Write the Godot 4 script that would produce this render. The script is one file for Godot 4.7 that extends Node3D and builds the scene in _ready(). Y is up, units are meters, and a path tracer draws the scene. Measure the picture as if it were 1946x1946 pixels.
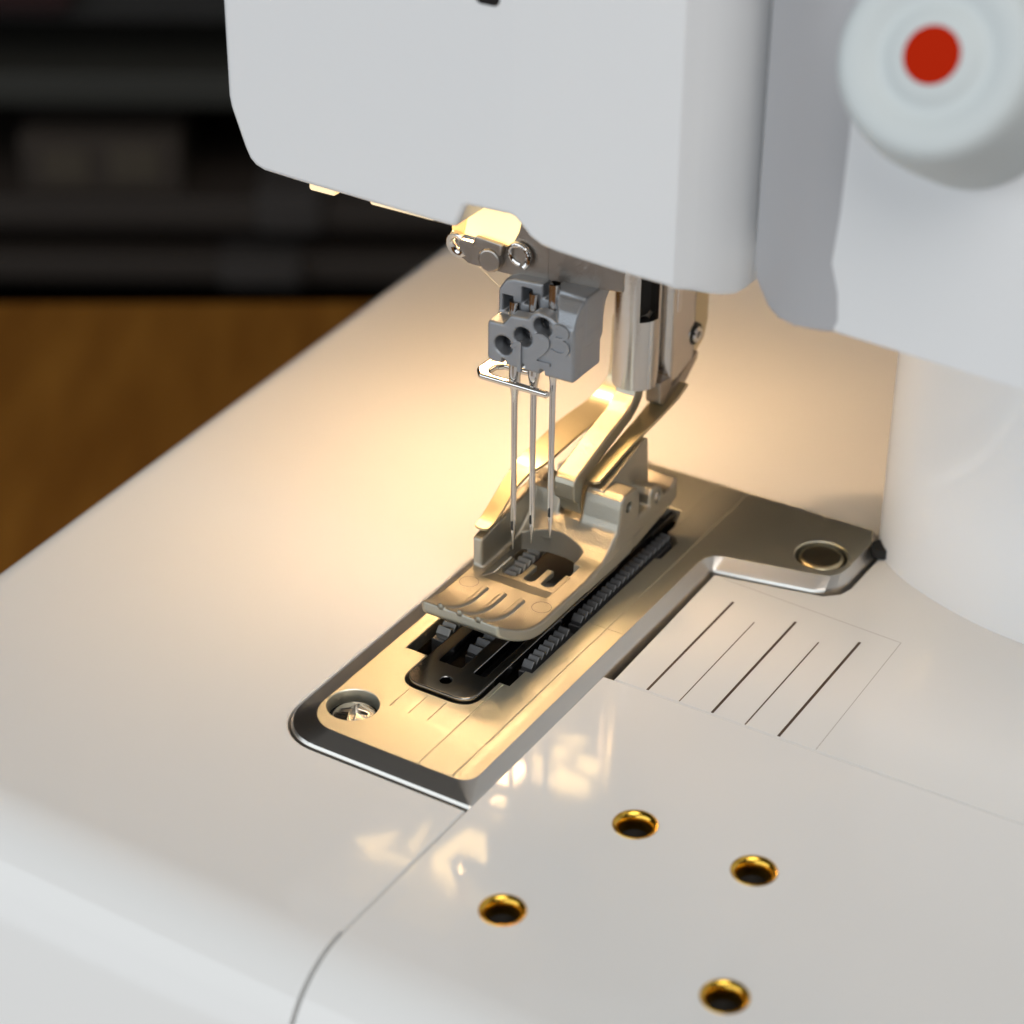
extends Node3D
# A close-up of a cover-stitch sewing machine. Lengths below are millimetres; meshes are written in metres.
# x: to the machine's right, y: up (0 = top of the needle plate), z: towards the operator.

const MM := 0.001
var M := {}
var machine: Node3D
var base_at := Vector3(0, -105, 0)


func _ready() -> void:
	camera_and_light()
	materials()
	background()
	machine = Node3D.new()
	machine.name = "sewing_machine"
	machine.position = base_at * MM
	add_child(machine)
	machine.set_meta("label", "glossy white cover-stitch sewing machine with three needles and lit work lamp")
	machine.set_meta("category", "sewing machine")
	bed()
	head()
	lamp()
	needle_plate()
	feed_and_tongue()
	presser_foot()
	presser_bar()
	needle_clamp()
	needles()
	thread_guides()


# ------------------------------------------------------------------ camera, light
func camera_and_light() -> void:
	var cam := Camera3D.new()
	cam.name = "camera"
	var at := CameraAttributesPhysical.new()
	at.frustum_focal_length = 78.56
	at.exposure_aperture = 15.5
	at.frustum_focus_distance = 0.3215
	at.frustum_near = 0.01
	at.frustum_far = 20.0
	cam.attributes = at
	cam.position = Vector3(138.195, 184.875, 217.284) * MM
	cam.rotation_order = EULER_ORDER_YXZ
	cam.rotation_degrees = Vector3(-30.9999, 31.3373, 0.54997)
	cam.fov = 25.1163
	cam.near = 0.01
	cam.far = 20.0
	add_child(cam)
	cam.current = true
	var we := WorldEnvironment.new()
	we.name = "environment"
	var e := Environment.new()
	e.background_mode = Environment.BG_COLOR
	e.background_color = Color(0.014, 0.012, 0.010).linear_to_srgb()
	e.tonemap_mode = Environment.TONE_MAPPER_LINEAR
	e.tonemap_exposure = 1.0
	e.sdfgi_enabled = true
	e.ssao_enabled = true
	e.ssil_enabled = true
	we.environment = e
	add_child(we)
	# the daylight that falls in from a window in front of the machine
	area_light("window_light", Vector3(-480, 330, 1480), Vector3(0, 20, -20), Vector2(3.0, 1.1), Color(0.93, 0.97, 1.0), 2.2)
	# a much weaker area light from the right
	area_light("side_light", Vector3(1250, 800, 700), Vector3(0, 20, -20), Vector2(0.7, 0.8), Color(0.93, 0.96, 1.0), 0.06)
	# a soft ceiling lamp behind the camera
	area_light("ceiling_light", Vector3(750, 1550, 850), Vector3(50, 0, 0), Vector2(1.3, 1.3), Color(1.0, 0.985, 0.965), 2.0, Vector3.FORWARD)


func area_light(called: String, from: Vector3, to: Vector3, size: Vector2, tint: Color, energy: float, up := Vector3.UP) -> AreaLight3D:
	var l := AreaLight3D.new()
	l.name = called
	l.area_size = size
	l.light_color = tint
	l.light_energy = energy
	l.area_range = 10.0
	l.area_attenuation = 2.0
	l.area_normalize_energy = true
	l.shadow_enabled = true
	add_child(l)
	l.look_at_from_position(from * MM, to * MM, up)
	return l


# ------------------------------------------------------------------ mesh tools
class Mb:
	var v := PackedVector3Array()
	func tri(a: Vector3, b: Vector3, c: Vector3) -> void:
		v.append(a); v.append(b); v.append(c)
	func quad(a: Vector3, b: Vector3, c: Vector3, d: Vector3) -> void:
		tri(a, b, c)
		tri(a, c, d)
	# smooths where faces meet at less than the given angle
	func build(angle := 32.0) -> ArrayMesh:
		var nt := v.size() / 3
		var fn := PackedVector3Array()
		var un := PackedVector3Array()
		fn.resize(nt)
		un.resize(nt)
		var at := {}
		var keys := []
		keys.resize(nt * 3)
		for t in nt:
			var n := (v[t * 3 + 1] - v[t * 3]).cross(v[t * 3 + 2] - v[t * 3])
			fn[t] = n
			un[t] = n.normalized()
			for k in 3:
				var key := Vector3i((v[t * 3 + k] * 500.0).round())
				keys[t * 3 + k] = key
				if at.has(key):
					at[key].append(t)
				else:
					at[key] = PackedInt32Array([t])
		var lim := cos(deg_to_rad(angle))
		var pos := PackedVector3Array()
		var nor := PackedVector3Array()
		for t in nt:
			if fn[t].length_squared() < 1e-14:
				continue
			for k in [0, 2, 1]:
				var s := Vector3.ZERO
				for o in at[keys[t * 3 + k]]:
					if un[o].dot(un[t]) > lim:
						s += fn[o]
				if s.length_squared() < 1e-18:
					s = un[t]
				pos.append(v[t * 3 + k] * 0.001)
				nor.append(s.normalized())
		var arr := []
		arr.resize(Mesh.ARRAY_MAX)
		arr[Mesh.ARRAY_VERTEX] = pos
		arr[Mesh.ARRAY_NORMAL] = nor
		var m := ArrayMesh.new()
		m.add_surface_from_arrays(Mesh.PRIMITIVE_TRIANGLES, arr)
		return m


var PLAN := Transform3D(Basis(Vector3(1, 0, 0), Vector3(0, 0, -1), Vector3(0, 1, 0)), Vector3.ZERO)   # (x, -z) seen from above, up = y
var SIDE := Transform3D(Basis(Vector3(0, 0, -1), Vector3(0, 1, 0), Vector3(1, 0, 0)), Vector3.ZERO)   # (-z, y) seen from the right, up = x
var FRONT := Transform3D.IDENTITY                                                                    # (x, y) seen from the front, up = z


func pl(a: Array) -> PackedVector2Array:          # x, z pairs -> plan polygon
	var p := PackedVector2Array()
	for i in range(0, a.size(), 2):
		p.append(Vector2(a[i], -a[i + 1]))
	return p


func zy(a: Array) -> PackedVector2Array:          # z, y pairs -> side polygon
	return pl_side(a)


func pl_side(a: Array) -> PackedVector2Array:
	var p := PackedVector2Array()
	for i in range(0, a.size(), 2):
		p.append(Vector2(-a[i], a[i + 1]))
	return p


func xy(a: Array) -> PackedVector2Array:
	var p := PackedVector2Array()
	for i in range(0, a.size(), 2):
		p.append(Vector2(a[i], a[i + 1]))
	return p


func ring(c: Vector2, r: float, n := 24, a0 := 0.0, a1 := TAU) -> PackedVector2Array:
	var p := PackedVector2Array()
	var full := absf(a1 - a0) > TAU - 0.001
	for i in (n if full else n + 1):
		var a := a0 + (a1 - a0) * i / n
		p.append(c + Vector2(cos(a), sin(a)) * r)
	return p


func rrect(x0: float, y0: float, x1: float, y1: float, r: float, n := 4) -> PackedVector2Array:
	var p := PackedVector2Array()
	p.append_array(ring(Vector2(x1 - r, y0 + r), r, n, -PI / 2, 0))
	p.append_array(ring(Vector2(x1 - r, y1 - r), r, n, 0, PI / 2))
	p.append_array(ring(Vector2(x0 + r, y1 - r), r, n, PI / 2, PI))
	p.append_array(ring(Vector2(x0 + r, y0 + r), r, n, PI, PI * 1.5))
	return p


# rounds the corners of a polygon; radii one per vertex or one for all
func fillet(p: PackedVector2Array, r, n := 4) -> PackedVector2Array:
	var out := PackedVector2Array()
	var c := p.size()
	for i in c:
		var rr: float = r[i] if r is Array else r
		var b := p[i]
		var a := p[(i + c - 1) % c]
		var d := p[(i + 1) % c]
		var u := (a - b).normalized()
		var w := (d - b).normalized()
		var half := acos(clampf(u.dot(w), -1, 1)) / 2.0
		if rr <= 0.001 or half > 1.55:
			out.append(b)
			continue
		var t := minf(rr / tan(half), minf((a - b).length(), (d - b).length()) * 0.49)
		for k in n + 1:
			var f := float(k) / n
			out.append((b + u * t).lerp(b, f).lerp(b.lerp(b + w * t, f), f))
	return out


func area2(p: PackedVector2Array) -> float:
	var s := 0.0
	for i in p.size():
		s += p[i].cross(p[(i + 1) % p.size()])
	return s


func turned(p: PackedVector2Array, ccw: bool) -> PackedVector2Array:
	var q := p.duplicate()
	if (area2(q) > 0) != ccw:
		q.reverse()
	return q


func inset(p: PackedVector2Array, d: float) -> PackedVector2Array:
	var out := PackedVector2Array()
	var c := p.size()
	for i in c:
		var e0 := (p[i] - p[(i + c - 1) % c]).normalized()
		var e1 := (p[(i + 1) % c] - p[i]).normalized()
		var n0 := Vector2(-e0.y, e0.x)
		var n1 := Vector2(-e1.y, e1.x)
		var m := (n0 + n1) / maxf(1.0 + n0.dot(n1), 0.35)
		out.append(p[i] + m * d)
	return out


# cuts polygons (outer and holes) into trapezoids between the x of their vertices
func slabs(polys: Array, cuts := []) -> Array:
	var xs := []
	for p in polys:
		for q in p:
			xs.append(q.x)
	var lo: float = xs.min()
	var hi: float = xs.max()
	for x in cuts:
		if x > lo and x < hi:
			xs.append(x)
	xs.sort()
	var u := [xs[0]]
	for x in xs:
		if x - u[-1] > 0.0005:
			u.append(x)
	var out := []
	for i in u.size() - 1:
		var x0: float = u[i]
		var x1: float = u[i + 1]
		var xm := (x0 + x1) * 0.5
		var hit := []
		for p in polys:
			var n: int = p.size()
			for k in n:
				var a: Vector2 = p[k]
				var b: Vector2 = p[(k + 1) % n]
				if (a.x < xm) != (b.x < xm):
					var s := (b.y - a.y) / (b.x - a.x)
					hit.append([a.y + s * (xm - a.x), a.y + s * (x0 - a.x), a.y + s * (x1 - a.x)])
		hit.sort_custom(func(a, b): return a[0] < b[0])
		for k in range(0, hit.size() - 1, 2):
			out.append([Vector2(x0, hit[k][1]), Vector2(x1, hit[k][2]), Vector2(x1, hit[k + 1][2]), Vector2(x0, hit[k + 1][1])])
	return out


func cap(mb: Mb, polys: Array, h: float, xf: Transform3D, up := true, cuts := [], bend = null) -> void:
	for s in slabs(polys, cuts):
		var q := []
		for c in s:
			var p := Vector3(c.x, c.y, h)
			if bend != null:
				p = bend.call(p)
			q.append(xf * p)
		if up:
			mb.quad(q[0], q[1], q[2], q[3])
		else:
			mb.quad(q[0], q[3], q[2], q[1])


func wall(mb: Mb, a: PackedVector2Array, ha: float, b: PackedVector2Array, hb: float, xf: Transform3D, bend = null) -> void:
	var n := a.size()
	for i in n:
		var j := (i + 1) % n
		var q := [Vector3(a[i].x, a[i].y, ha), Vector3(a[j].x, a[j].y, ha), Vector3(b[j].x, b[j].y, hb), Vector3(b[i].x, b[i].y, hb)]
		if bend != null:
			for k in 4:
				q[k] = bend.call(q[k])
		mb.quad(xf * q[0], xf * q[1], xf * q[2], xf * q[3])


# a slab of a polygon with holes from h0 to h1, its top edge rounded (segs > 1) or chamfered
func prism(mb: Mb, outer: PackedVector2Array, holes: Array, h0: float, h1: float, bevel: float, segs: int, xf: Transform3D, both := false, cuts := [], bend = null) -> void:
	var polys := [turned(outer, true)]
	for h in holes:
		polys.append(turned(h, false))
	var tops := []
	var bots := []
	for p in polys:
		var last: PackedVector2Array = p
		var lh := h0
		if both and bevel > 0:
			var rings := []
			for k in segs + 1:
				var th := PI / 2 * k / segs
				rings.append([inset(p, bevel * (1 - cos(th))), h0 + bevel - bevel * sin(th)])
			rings.reverse()
			for k in segs:
				wall(mb, rings[k][0], rings[k][1], rings[k + 1][0], rings[k + 1][1], xf, bend)
			bots.append(rings[0][0])
			last = rings[-1][0]
			lh = rings[-1][1]
		else:
			bots.append(p)
		if bevel > 0:
			for k in segs + 1:
				var th := PI / 2 * k / segs
				var r := inset(p, bevel * (1 - cos(th)))
				var rh := h1 - bevel + bevel * sin(th)
				if rh - lh > 0.0001 or k > 0:
					wall(mb, last, lh, r, rh, xf, bend)
				last = r
				lh = rh
		else:
			wall(mb, last, lh, p, h1, xf, bend)
			last = p
		tops.append(last)
	cap(mb, tops, h1, xf, true, cuts, bend)
	cap(mb, bots, h0, xf, false, cuts, bend)


func lathe(mb: Mb, prof: Array, segs: int, xf: Transform3D) -> void:    # prof: r, h pairs from below to above
	for k in range(0, prof.size() - 2, 2):
		for i in segs:
			var a := TAU * i / segs
			var b := TAU * (i + 1) / segs
			var p := Vector2(cos(a), sin(a))
			var q := Vector2(cos(b), sin(b))
			var r0: float = prof[k]
			var r1: float = prof[k + 2]
			mb.quad(xf * Vector3(p.x * r0, p.y * r0, prof[k + 1]), xf * Vector3(q.x * r0, q.y * r0, prof[k + 1]), xf * Vector3(q.x * r1, q.y * r1, prof[k + 3]), xf * Vector3(p.x * r1, p.y * r1, prof[k + 3]))


func tube(mb: Mb, pts: Array, r: float, segs := 10, flat := 1.0) -> void:
	var frames := []
	var up := Vector3.UP
	for i in pts.size():
		var d: Vector3 = (pts[mini(i + 1, pts.size() - 1)] - pts[maxi(i - 1, 0)]).normalized()
		if absf(d.dot(up)) > 0.95:
			up = Vector3(0, 0, 1)
		var s := d.cross(up).normalized()
		up = s.cross(d).normalized()
		frames.append([pts[i], s, up])
	for i in pts.size() - 1:
		for k in segs:
			var q := []
			for c in [[i, k], [i, k + 1], [i + 1, k + 1], [i + 1, k]]:
				var f: Array = frames[c[0]]
				var a: float = TAU * c[1] / segs
				q.append(f[0] + f[1] * cos(a) * r + f[2] * sin(a) * r * flat)
			mb.quad(q[0], q[3], q[2], q[1])
	for e in [0, pts.size() - 1]:
		for k in segs:
			var f: Array = frames[e]
			var a := TAU * k / segs
			var b := TAU * (k + 1) / segs
			var p: Vector3 = f[0] + f[1] * cos(a) * r + f[2] * sin(a) * r * flat
			var q: Vector3 = f[0] + f[1] * cos(b) * r + f[2] * sin(b) * r * flat
			if e == 0:
				mb.tri(f[0], p, q)
			else:
				mb.tri(f[0], q, p)


func axis(at: Vector3, dir: Vector3) -> Transform3D:        # local z along dir
	var z := dir.normalized()
	var x := (Vector3.UP if absf(z.y) < 0.9 else Vector3.RIGHT).cross(z).normalized()
	return Transform3D(Basis(x, z.cross(x), z), at)


# a distance field of a polygon, looked up from a table
class Field:
	var lo: Vector2
	var step: float
	var nx: int
	var ny: int
	var d := PackedFloat32Array()
	func _init(p: PackedVector2Array, pad: float, s: float) -> void:
		step = s
		lo = p[0]
		var hi := p[0]
		for q in p:
			lo = lo.min(q)
			hi = hi.max(q)
		lo -= Vector2(pad, pad)
		hi += Vector2(pad, pad)
		nx = int((hi.x - lo.x) / s) + 2
		ny = int((hi.y - lo.y) / s) + 2
		d.resize(nx * ny)
		for j in ny:
			for i in nx:
				var q := lo + Vector2(i, j) * s
				var best := 1e9
				var inside := false
				for k in p.size():
					var a := p[k]
					var b := p[(k + 1) % p.size()]
					var e := b - a
					var t := clampf((q - a).dot(e) / maxf(e.length_squared(), 1e-9), 0, 1)
					best = minf(best, (q - a - e * t).length_squared())
					if (a.y > q.y) != (b.y > q.y) and q.x < (b.x - a.x) * (q.y - a.y) / (b.y - a.y) + a.x:
						inside = not inside
				d[j * nx + i] = (-1.0 if inside else 1.0) * sqrt(best)
	func at(x: float, y: float) -> float:
		var fx := (x - lo.x) / step
		var fy := (y - lo.y) / step
		var cx := clampf(fx, 0.0, nx - 1.001)
		var cy := clampf(fy, 0.0, ny - 1.001)
		var i := int(cx)
		var j := int(cy)
		var u := cx - i
		var w := cy - j
		var k := j * nx + i
		var m := lerpf(lerpf(d[k], d[k + 1], u), lerpf(d[k + nx], d[k + nx + 1], u), w)
		return m + (absf(fx - cx) + absf(fy - cy)) * step * 0.7


static func smin(a: float, b: float, k: float) -> float:
	var h := maxf(k - absf(a - b), 0.0) / k
	return minf(a, b) - h * h * k * 0.25


static func box3(x: float, y: float, z: float, r: float) -> float:      # x, y, z: signed distances to the three pairs of faces
	x += r
	y += r
	z += r
	return Vector3(maxf(x, 0), maxf(y, 0), maxf(z, 0)).length() + minf(maxf(x, maxf(y, z)), 0.0) - r


# surface nets over a signed distance function (millimetres)
func nets(lo: Vector3, hi: Vector3, cell: float, f: Callable) -> ArrayMesh:
	var nx := int(ceil((hi.x - lo.x) / cell / 4.0)) * 4 + 1
	var ny := int(ceil((hi.y - lo.y) / cell / 4.0)) * 4 + 1
	var nz := int(ceil((hi.z - lo.z) / cell / 4.0)) * 4 + 1
	var val := PackedFloat32Array()
	val.resize(nx * ny * nz)
	val.fill(1e9)
	var idx := PackedInt32Array()
	idx.resize(nx * ny * nz)
	idx.fill(-1)
	var sy := nx
	var sz := nx * ny
	var reach := cell * 4.6
	var live := []
	for bz in range(0, nz - 1, 4):
		for by in range(0, ny - 1, 4):
			for bx in range(0, nx - 1, 4):
				if absf(f.call(lo + Vector3(bx + 2, by + 2, bz + 2) * cell)) > reach:
					continue
				live.append(Vector3i(bx, by, bz))
				for k in range(bz, bz + 5):
					for j in range(by, by + 5):
						for i in range(bx, bx + 5):
							var at := i + j * sy + k * sz
							if val[at] > 1e8:
								val[at] = f.call(lo + Vector3(i, j, k) * cell)
	var pos := PackedVector3Array()
	var nor := PackedVector3Array()
	var off := [0, 1, sy, sy + 1, sz, sz + 1, sz + sy, sz + sy + 1]
	var edges := [[0, 1], [2, 3], [4, 5], [6, 7], [0, 2], [1, 3], [4, 6], [5, 7], [0, 4], [1, 5], [2, 6], [3, 7]]
	var corner := []
	for c in 8:
		corner.append(Vector3(c & 1, (c >> 1) & 1, (c >> 2) & 1))
	for b in live:
		for k in range(b.z, b.z + 4):
			for j in range(b.y, b.y + 4):
				for i in range(b.x, b.x + 4):
					var at: int = i + j * sy + k * sz
					var mask := 0
					for c in 8:
						if val[at + off[c]] < 0:
							mask |= 1 << c
					if mask == 0 or mask == 255:
						continue
					var sum := Vector3.ZERO
					var n := 0
					for e in edges:
						var d0: float = val[at + off[e[0]]]
						var d1: float = val[at + off[e[1]]]
						if (d0 < 0) != (d1 < 0):
							sum += corner[e[0]].lerp(corner[e[1]], d0 / (d0 - d1))
							n += 1
					var p: Vector3 = lo + (Vector3(i, j, k) + sum / n) * cell
					idx[at] = pos.size()
					var h := cell * 0.45
					var g := Vector3(1, -1, -1) * float(f.call(p + Vector3(h, -h, -h))) + Vector3(-1, -1, 1) * float(f.call(p + Vector3(-h, -h, h))) + Vector3(-1, 1, -1) * float(f.call(p + Vector3(-h, h, -h))) + Vector3(1, 1, 1) * float(f.call(p + Vector3(h, h, h)))
					pos.append(p * MM)
					nor.append(g.normalized())
	var tri := PackedInt32Array()
	for b in live:
		for k in range(b.z, b.z + 4):
			for j in range(b.y, b.y + 4):
				for i in range(b.x, b.x + 4):
					var at: int = i + j * sy + k * sz
					var s: bool = val[at] < 0
					if j > 0 and k > 0 and (val[at + 1] < 0) != s:
						face(tri, idx, at, at - sy, at - sy - sz, at - sz, s)
					if i > 0 and k > 0 and (val[at + sy] < 0) != s:
						face(tri, idx, at, at - sz, at - sz - 1, at - 1, s)
					if i > 0 and j > 0 and (val[at + sz] < 0) != s:
						face(tri, idx, at, at - 1, at - 1 - sy, at - sy, s)
	var arr := []
	arr.resize(Mesh.ARRAY_MAX)
	arr[Mesh.ARRAY_VERTEX] = pos
	arr[Mesh.ARRAY_NORMAL] = nor
	arr[Mesh.ARRAY_INDEX] = tri
	var m := ArrayMesh.new()
	m.add_surface_from_arrays(Mesh.PRIMITIVE_TRIANGLES, arr)
	return m


func face(tri: PackedInt32Array, idx: PackedInt32Array, a: int, b: int, c: int, d: int, flip: bool) -> void:
	var q := [idx[a], idx[b], idx[c], idx[d]]
	if q.min() < 0:
		return
	if not flip:
		tri.append_array(PackedInt32Array([q[0], q[1], q[2], q[0], q[2], q[3]]))
	else:
		tri.append_array(PackedInt32Array([q[0], q[2], q[1], q[0], q[3], q[2]]))


func part(called: String, mesh: Mesh, mat: Material, parent: Node3D = null, label := "") -> MeshInstance3D:
	var o := MeshInstance3D.new()
	o.name = called
	o.mesh = mesh
	o.material_override = null
	for i in mesh.get_surface_count():
		o.set_surface_override_material(i, mat)
	var p := parent if parent else machine
	p.add_child(o, true)
	if p == machine:
		o.position = -base_at * MM
	if label:
		o.set_meta("label", label)
	return o


func made(mb: Mb, called: String, mat: Material, parent: Node3D = null, angle := 32.0, label := "") -> MeshInstance3D:
	return part(called, mb.build(angle), mat, parent, label)


# ------------------------------------------------------------------ materials
func mat(called: String, c: Color, rough: float, metal := 0.0, spec := 0.5) -> StandardMaterial3D:
	var m := StandardMaterial3D.new()
	m.resource_name = called
	m.albedo_color = c.linear_to_srgb()
	m.roughness = rough
	m.metallic = metal
	m.metallic_specular = spec
	M[called] = m
	return m


func noise(freq: float, seed_: int, size := 512, as_normal := false, strength := 1.0, octaves := 3) -> NoiseTexture2D:
	var n := FastNoiseLite.new()
	n.seed = seed_
	n.frequency = freq
	n.fractal_octaves = octaves
	var t := NoiseTexture2D.new()
	t.width = size
	t.height = size
	t.seamless = true
	t.noise = n
	t.as_normal_map = as_normal
	t.bump_strength = strength
	t.generate_mipmaps = false
	return t


func grain(m: StandardMaterial3D, tex: Texture2D, per_m: float, strength: float) -> void:
	m.normal_enabled = true
	m.normal_texture = tex
	m.normal_scale = strength
	m.uv1_triplanar = true
	m.uv1_world_triplanar = true
	m.uv1_scale = Vector3.ONE * per_m


func uneven(m: StandardMaterial3D, tex: Texture2D) -> void:     # roughness that varies a little
	m.roughness_texture = tex
	m.roughness_texture_channel = BaseMaterial3D.TEXTURE_CHANNEL_RED


func ramp(a: float, b: float) -> Gradient:
	var g := Gradient.new()
	g.set_color(0, Color(a, a, a))
	g.set_color(1, Color(b, b, b))
	return g


func materials() -> void:
	var fine := noise(0.22, 3, 512, true, 5.0)
	var cast := noise(0.16, 5, 512, true, 6.0)
	var soft := noise(0.02, 8, 256, true, 2.0, 2)
	var streak := noise(0.05, 9, 512)
	streak.color_ramp = ramp(0.75, 1.0)
	var white := mat("glossy_white_plastic", Color(0.81, 0.81, 0.80), 0.05, 0.0, 0.4)
	grain(white, soft, 9.0, 0.006)
	var head_white := mat("satin_white_plastic", Color(0.78, 0.79, 0.80), 0.34)
	grain(head_white, fine, 60.0, 0.05)
	mat("grey_plastic", Color(0.43, 0.43, 0.445), 0.45)
	mat("column_white", Color(0.80, 0.80, 0.80), 0.10)
	mat("shaded_bevel_steel", Color(0.60, 0.57, 0.53), 0.31, 1.0)  # plate steel again, darkened to put the dark reflections of the slopes into colour
	grain(M.shaded_bevel_steel, fine, 70.0, 0.12)
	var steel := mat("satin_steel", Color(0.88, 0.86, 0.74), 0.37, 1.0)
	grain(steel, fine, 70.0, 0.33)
	var castm := mat("die_cast_nickel", Color(0.43, 0.405, 0.345), 0.44, 1.0)
	grain(castm, cast, 60.0, 0.25)
	var clampm := mat("grey_die_cast", Color(0.325, 0.335, 0.355), 0.46, 0.75)
	grain(clampm, cast, 60.0, 0.25)
	var spring := mat("spring_steel", Color(0.58, 0.51, 0.35), 0.30, 1.0)
	grain(spring, fine, 45.0, 0.12)
	var shank := mat("brushed_nickel", Color(0.44, 0.41, 0.33), 0.36, 1.0)
	grain(shank, cast, 60.0, 0.3)
	var chrome := mat("polished_steel", Color(0.56, 0.53, 0.50), 0.12, 1.0)
	grain(chrome, fine, 40.0, 0.05)
	mat("needle_steel", Color(0.62, 0.60, 0.58), 0.13, 1.0)
	mat("mirror_steel", Color(0.66, 0.64, 0.62), 0.08, 1.0)
	var bracket := mat("nickel_sheet", Color(0.36, 0.325, 0.29), 0.34, 1.0)
	grain(bracket, fine, 40.0, 0.15)
	mat("tongue_steel", Color(0.27, 0.265, 0.265), 0.2, 1.0)
	var teeth := mat("feed_steel", Color(0.13, 0.13, 0.135), 0.42, 0.85)  # feed dog steel, with the shadow over it painted into the colour
	grain(teeth, fine, 60.0, 0.2)
	mat("feed_steel_lit", Color(0.42, 0.40, 0.37), 0.38, 1.0)  # same tooth steel, lightened for the lamp light on the left teeth
	mat("screw_steel", Color(0.66, 0.64, 0.60), 0.24, 1.0)
	mat("dark_steel", Color(0.03, 0.03, 0.032), 0.25, 0.6)
	mat("dark_gap", Color(0.012, 0.011, 0.010), 0.7)
	mat("brass", Color(0.72, 0.44, 0.07), 0.22, 1.0)
	mat("print_ink", Color(0.075, 0.048, 0.030), 0.35)
	mat("red_paint", Color(0.46, 0.018, 0.002), 0.7, 0.0, 0.15)
	mat("dial_white", Color(0.60, 0.645, 0.65), 0.5, 0.0, 0.35)
	mat("thread_nylon", Color(0.75, 0.70, 0.62), 0.4)
	var glow := mat("lamp_diffuser", Color(0.8, 0.75, 0.6), 0.5)
	glow.emission_enabled = true
	glow.emission = Color(1.0, 0.66, 0.22).linear_to_srgb()
	glow.emission_energy_multiplier = 1.5
	var lens := mat("lamp_lens", Color(0.85, 0.8, 0.68), 0.3)
	lens.emission_enabled = true
	lens.emission = Color(1.0, 0.68, 0.28).linear_to_srgb()
	lens.emission_energy_multiplier = 0.75
	var amber := mat("lamp_amber", Color(0.8, 0.6, 0.3), 0.5)
	amber.emission_enabled = true
	amber.emission = Color(1.0, 0.47, 0.12).linear_to_srgb()
	amber.emission_energy_multiplier = 1.0
	for q in [["glow_panel_bright", 50.0], ["glow_panel", 11.0], ["glow_panel_dim", 7.0]]:  # glow of the added panels whose reflections show in the bed
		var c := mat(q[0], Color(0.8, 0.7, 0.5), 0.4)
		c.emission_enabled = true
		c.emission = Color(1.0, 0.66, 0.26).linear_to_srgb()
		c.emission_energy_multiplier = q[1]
	# table top: orange-brown wood
	var wood := mat("table_wood", Color.WHITE, 0.7, 0.0, 0.2)
	var wn := noise(0.012, 21, 512, false, 1.0, 4)
	var wg := Gradient.new()
	wg.set_color(0, Color(0.175, 0.068, 0.010).linear_to_srgb())
	wg.set_color(1, Color(0.26, 0.112, 0.018).linear_to_srgb())
	wn.color_ramp = wg
	wood.albedo_texture = wn
	wood.uv1_triplanar = true
	wood.uv1_scale = Vector3(9.0, 9.0, 1.6)
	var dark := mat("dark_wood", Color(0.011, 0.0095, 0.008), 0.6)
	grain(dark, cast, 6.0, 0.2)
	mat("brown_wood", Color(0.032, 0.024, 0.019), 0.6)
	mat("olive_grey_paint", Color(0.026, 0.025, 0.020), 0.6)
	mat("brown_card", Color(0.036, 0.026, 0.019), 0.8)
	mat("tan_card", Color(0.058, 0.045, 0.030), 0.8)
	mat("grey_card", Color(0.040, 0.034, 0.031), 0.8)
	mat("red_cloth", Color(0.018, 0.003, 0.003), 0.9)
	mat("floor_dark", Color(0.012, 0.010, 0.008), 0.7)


# ------------------------------------------------------------------ what stands behind the machine
func thing(called: String, label: String, category: String, at: Vector3, turn: float, group := "") -> Node3D:
	var o := Node3D.new()
	o.name = called
	add_child(o, true)
	o.position = at * MM
	o.rotation_degrees.y = turn
	o.set_meta("label", label)
	o.set_meta("category", category)
	if group:
		o.set_meta("group", group)
	return o


func block(x0: float, x1: float, y0: float, y1: float, z0: float, z1: float, r: float) -> ArrayMesh:
	var mb := Mb.new()
	prism(mb, rrect(x0, y0, x1, y1, minf(r, minf(x1 - x0, y1 - y0) * 0.45)), [], z0, z1, r, 2, FRONT, true)
	return mb.build(40)


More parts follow.
